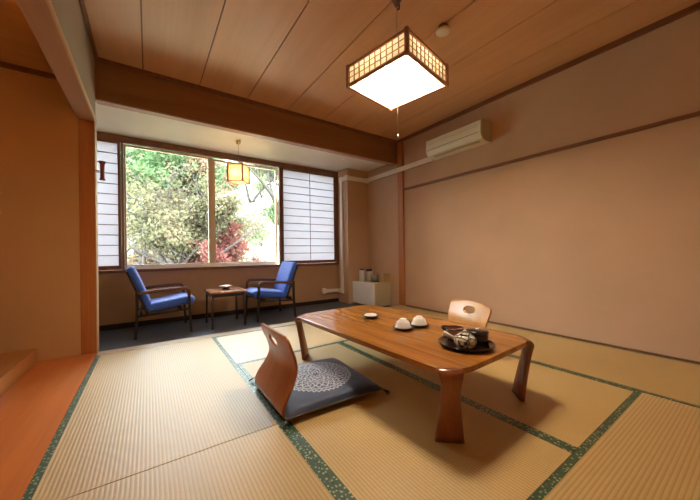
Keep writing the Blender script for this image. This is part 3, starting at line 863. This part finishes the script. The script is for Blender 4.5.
# red spool ornament on the left pillar
e = empty('wall_ornament', (.046, .10, 1.47), 0, 'small dark red spool-shaped ornament hung on the left pillar', 'ornament')
MB().lathe([(.001,0),(.020,0),(.020,.010),(.016,.018),(.015,.07),(.016,.12),(.017,.140),(.025,.150),(.025,.162),(.001,.163)], 20).build('body', M['red'], e)
MB().box(-.0455,-.0155,-.004,.004,.07,.082).build('bracket', M['brass'], e)

# alcove ceiling tube light (its glow grazes the alcove ceiling behind the header)
e = empty('alcove_light', (-.36, -1.12, 2.279), 0, 'tube light on the alcove ceiling hidden behind the header', 'lamp')
MB().box(-.04,.04,-.32,.32,-.03,-.0005,.004).build('housing', M['white'], e)
MB().tube([(0,-.30,-.055),(0,.30,-.055)], .013, 10).build('tube', M['alcovetube'], e)
for s in (-1, 1):
    MB().box(-.012,.012,s*.31-.008,s*.31+.008,-.066,-.031).build('socket', M['white'], e)

# ------------------------------------------------------------------ garden outside
G = []
NX, NY = 60, 50
def ground_z(x, y):
    s = max(0, y-5.5)
    return -2.0 + .62*s - .004*s*s + .25*noise.noise(Vector((x*.35, y*.35, 0)))
vs = [(-14+44*i/NX, 2.0+34*j/NY, ground_z(-14+44*i/NX, 2.0+34*j/NY)) for j in range(NY+1) for i in range(NX+1)]
fs = [(j*(NX+1)+i, j*(NX+1)+i+1, (j+1)*(NX+1)+i+1, (j+1)*(NX+1)+i) for j in range(NY) for i in range(NX)]
gm = leafmat('hillside_grass', [(.18,.21,.11), (.28,.28,.19), (.35,.35,.30)], .5, 0)
struct('ground', MB().add(vs, fs, True), gm)

def leaf_cloud(mb, cx, cy_, cz, rx, rz, n, size, rnd, shell=.0):
    for _ in range(n):
        while True:
            p = Vector((rnd.uniform(-1,1), rnd.uniform(-1,1), rnd.uniform(-1,1)))
            if shell <= p.length <= 1: break
        c = Vector((cx+p.x*rx, cy_+p.y*rx, cz+p.z*rz))
        a = Vector((rnd.gauss(0,1), rnd.gauss(0,1), rnd.gauss(0,1))).normalized()
        b = a.cross(Vector((rnd.gauss(0,1), rnd.gauss(0,1), rnd.gauss(0,1)))).normalized()
        s = size*rnd.uniform(.6, 1.3)
        mb.add([c-a*s, c-b*s*.5, c+a*s, c+b*s*.5], [(0,1,2,3)])
def tree(x, y, height, spread, leaf, bark, label, nleaf=26, size=.06, seed=1, trunks=2, lean=(0,0), sparse=1.0, start=.28, cat='tree'):
    rnd = random.Random(seed)
    gz = ground_z(x, y) - .05
    e = empty('garden_tree', (x, y, gz), 0, label, cat, 'trees and shrubs outside the window')
    tk = MB(); lf = MB()
    def grow(p, d, ln, r, depth):
        pts = [p]; rs = [r]; q_ = p.copy(); dd = d.copy()
        for k in range(4):
            dd = (dd + Vector((rnd.gauss(0,.14), rnd.gauss(0,.14), rnd.gauss(0.02,.08)))).normalized()
            q_ = q_ + dd*ln/4; pts.append(q_.copy()); rs.append(r*(1-.12*(k+1)))
        tk.tube(pts, rs, 6 if depth > 1 else 8)
        if depth >= 3:
            for pt in pts[1:]:
                leaf_cloud(lf, pt.x, pt.y, pt.z, .26*spread/2.0+.08, .16, int(nleaf*sparse), size, rnd)
        if depth < 5:
            for k in range(3 if depth < 2 else 2):
                ang = rnd.uniform(0, 2*math.pi)
                out = Vector((math.cos(ang), math.sin(ang), rnd.uniform(-.05,.45)))
                nd = (dd*.75 + out*rnd.uniform(.5,1.0)*spread/2.2).normalized()
                pt = pts[rnd.choice((2,3,4))]
                grow(pt.copy(), nd, ln*rnd.uniform(.58,.78), r*.55, depth+1)
    for t in range(trunks):
        a = 2*math.pi*t/trunks + rnd.random()
        d = Vector((math.cos(a)*.25+lean[0], math.sin(a)*.25+lean[1], 1)).normalized()
        grow(Vector((math.cos(a)*.1, math.sin(a)*.1, 0)), d, height*start, .068*height/4, 0)
    tk.build('trunk', bark, e, recalc=False)
    lf.build('foliage', leaf, e, recalc=False)
    return e
bark = plain('grey_brown_bark', (.045,.035,.028), .9, .3, 12)
L_olive = leafmat('olive_leaves', [(.06,.07,.03), (.11,.10,.055), (.16,.12,.075)], .9)
L_green = leafmat('green_leaves', [(.045,.09,.037), (.085,.14,.06), (.14,.18,.09)], .9)
L_pale = leafmat('pale_leaves', [(.18,.21,.12), (.27,.29,.18), (.30,.28,.18)], .9)
L_red = leafmat('maple_leaves', [(.10,.030,.028), (.15,.055,.045), (.17,.10,.07)], 1.2)
L_gold = leafmat('tan_leaves', [(.14,.10,.07), (.20,.14,.09), (.23,.15,.10)], 1.2)
def at(px, depth):   # plan position seen at picture column px and distance from the window wall (garden only)
    d = fw + rt*((px-350)/f_px)
    t = (depth+3.1754)/d.y
    return .365 + d.x*t, depth
x, y = at(170, 6.0);  tree(x, y, 8.2, 2.6, L_olive, bark, 'olive leaved tree with spreading dark branches in the left window pane', 4, .052, 3, 3, start=.27)
x, y = at(128, 9.5);  tree(x, y, 9.5, 2.4, L_green, bark, 'green tree behind the olive tree at the left of the window', 16, .080, 8, 2)
x, y = at(222, 6.4);  tree(x, y, 6.6, 1.3, L_olive, bark, 'narrow olive tree just right of the window mullion', 16, .055, 5, 2)
x, y = at(240, 5.0);  tree(x, y, 5.0, .75, L_red, bark, 'low red maple seen in the right window pane', 20, .045, 11, 2)
x, y = at(196, 10.5);  tree(x, y, 7.5, 2.2, L_gold, bark, 'tan autumn tree behind the mullion', 14, .08, 14, 2)
x, y = at(284, 12.5);  tree(x, y, 9.5, 2.2, L_green, bark, 'bright green tree at the upper right of the window', 14, .09, 21, 2)
x, y = at(252, 16.0);  tree(x, y, 6.0, 2.4, L_pale, bark, 'pale tree on the slope in the right pane', 12, .11, 25, 2)
x, y = at(100, 14.0);  tree(x, y, 8.5, 2.4, L_pale, bark, 'pale tree on the slope at the far left of the window', 12, .11, 31, 2)
rnd = random.Random(4)
spots = [(160, 8.6, L_gold), (150, 11, L_pale), (180, 12.5, L_green), (205, 11, L_pale), (222, 13, L_pale), (240, 10.5, L_gold), (262, 11, L_pale), (276, 13, L_green), (262, 17, L_pale), (232, 18, L_green), (190, 18, L_pale), (150, 17, L_pale)]
words = ['tan', 'pale', 'green', 'pale', 'pale', 'tan', 'pale', 'green', 'pale', 'green', 'pale', 'pale']
where = ['at the lower left of the window', 'behind the green tree on the left', 'behind the olive tree trunks', 'just left of the window mullion', 'just right of the window mullion', 'right of the red maple', 'low on the slope in the right pane', 'by the right edge of the right pane', 'high on the slope in the right pane', 'high behind the narrow olive tree', 'high on the slope behind the mullion', 'high on the slope in the left pane']
for (px, dy, lm), wd, wh in zip(spots, words, where):
    x, y = at(px, dy)
    gz = ground_z(x, y)
    e = empty('garden_shrub', (x, y, gz), 0, '%s shrub on the hillside %s' % (wd, wh), 'shrub', 'shrubs on the hillside')
    lf = MB(); st = MB()
    for k in range(7):
        a = rnd.uniform(0, 6.28); rr_ = rnd.uniform(0, .7)
        hx_, hy_, hz_ = rr_*math.cos(a), rr_*math.sin(a), rnd.uniform(.4, 1.2)
        st.tube([(0,0,-.1), (hx_*.5,hy_*.5,hz_*.6), (hx_,hy_,hz_)], [.03,.02,.008], 5)
        leaf_cloud(lf, hx_, hy_, hz_, .5, .4, 170, .075, rnd, .3)
    st.build('stem', bark, e, recalc=False); lf.build('foliage', lm, e, recalc=False)

# ------------------------------------------------------------------ light
w = bpy.data.worlds.new('sky'); sc.world = w; w.use_nodes = True
bg = w.node_tree.nodes['Background']
bg.inputs[0].default_value = (.82, .91, 1.0, 1); bg.inputs[1].default_value = 16
# daylight portal in the window opening (guides sampling only)
pl = bpy.data.lights.new('window_portal', 'AREA'); pl.shape = 'RECTANGLE'; pl.size = 3.2; pl.size_y = 1.6
pl.cycles.is_portal = True
po = bpy.data.objects.new('window_portal', pl); col.objects.link(po)
po.location = (1.55, 1.40, 1.41); po.rotation_euler = (R(-90), 0, 0)

sc.view_settings.view_transform = 'Standard'; sc.view_settings.look = 'None'
sc.view_settings.exposure = 0.84; sc.view_settings.gamma = 1.0; sc.view_settings.use_curve_mapping = False
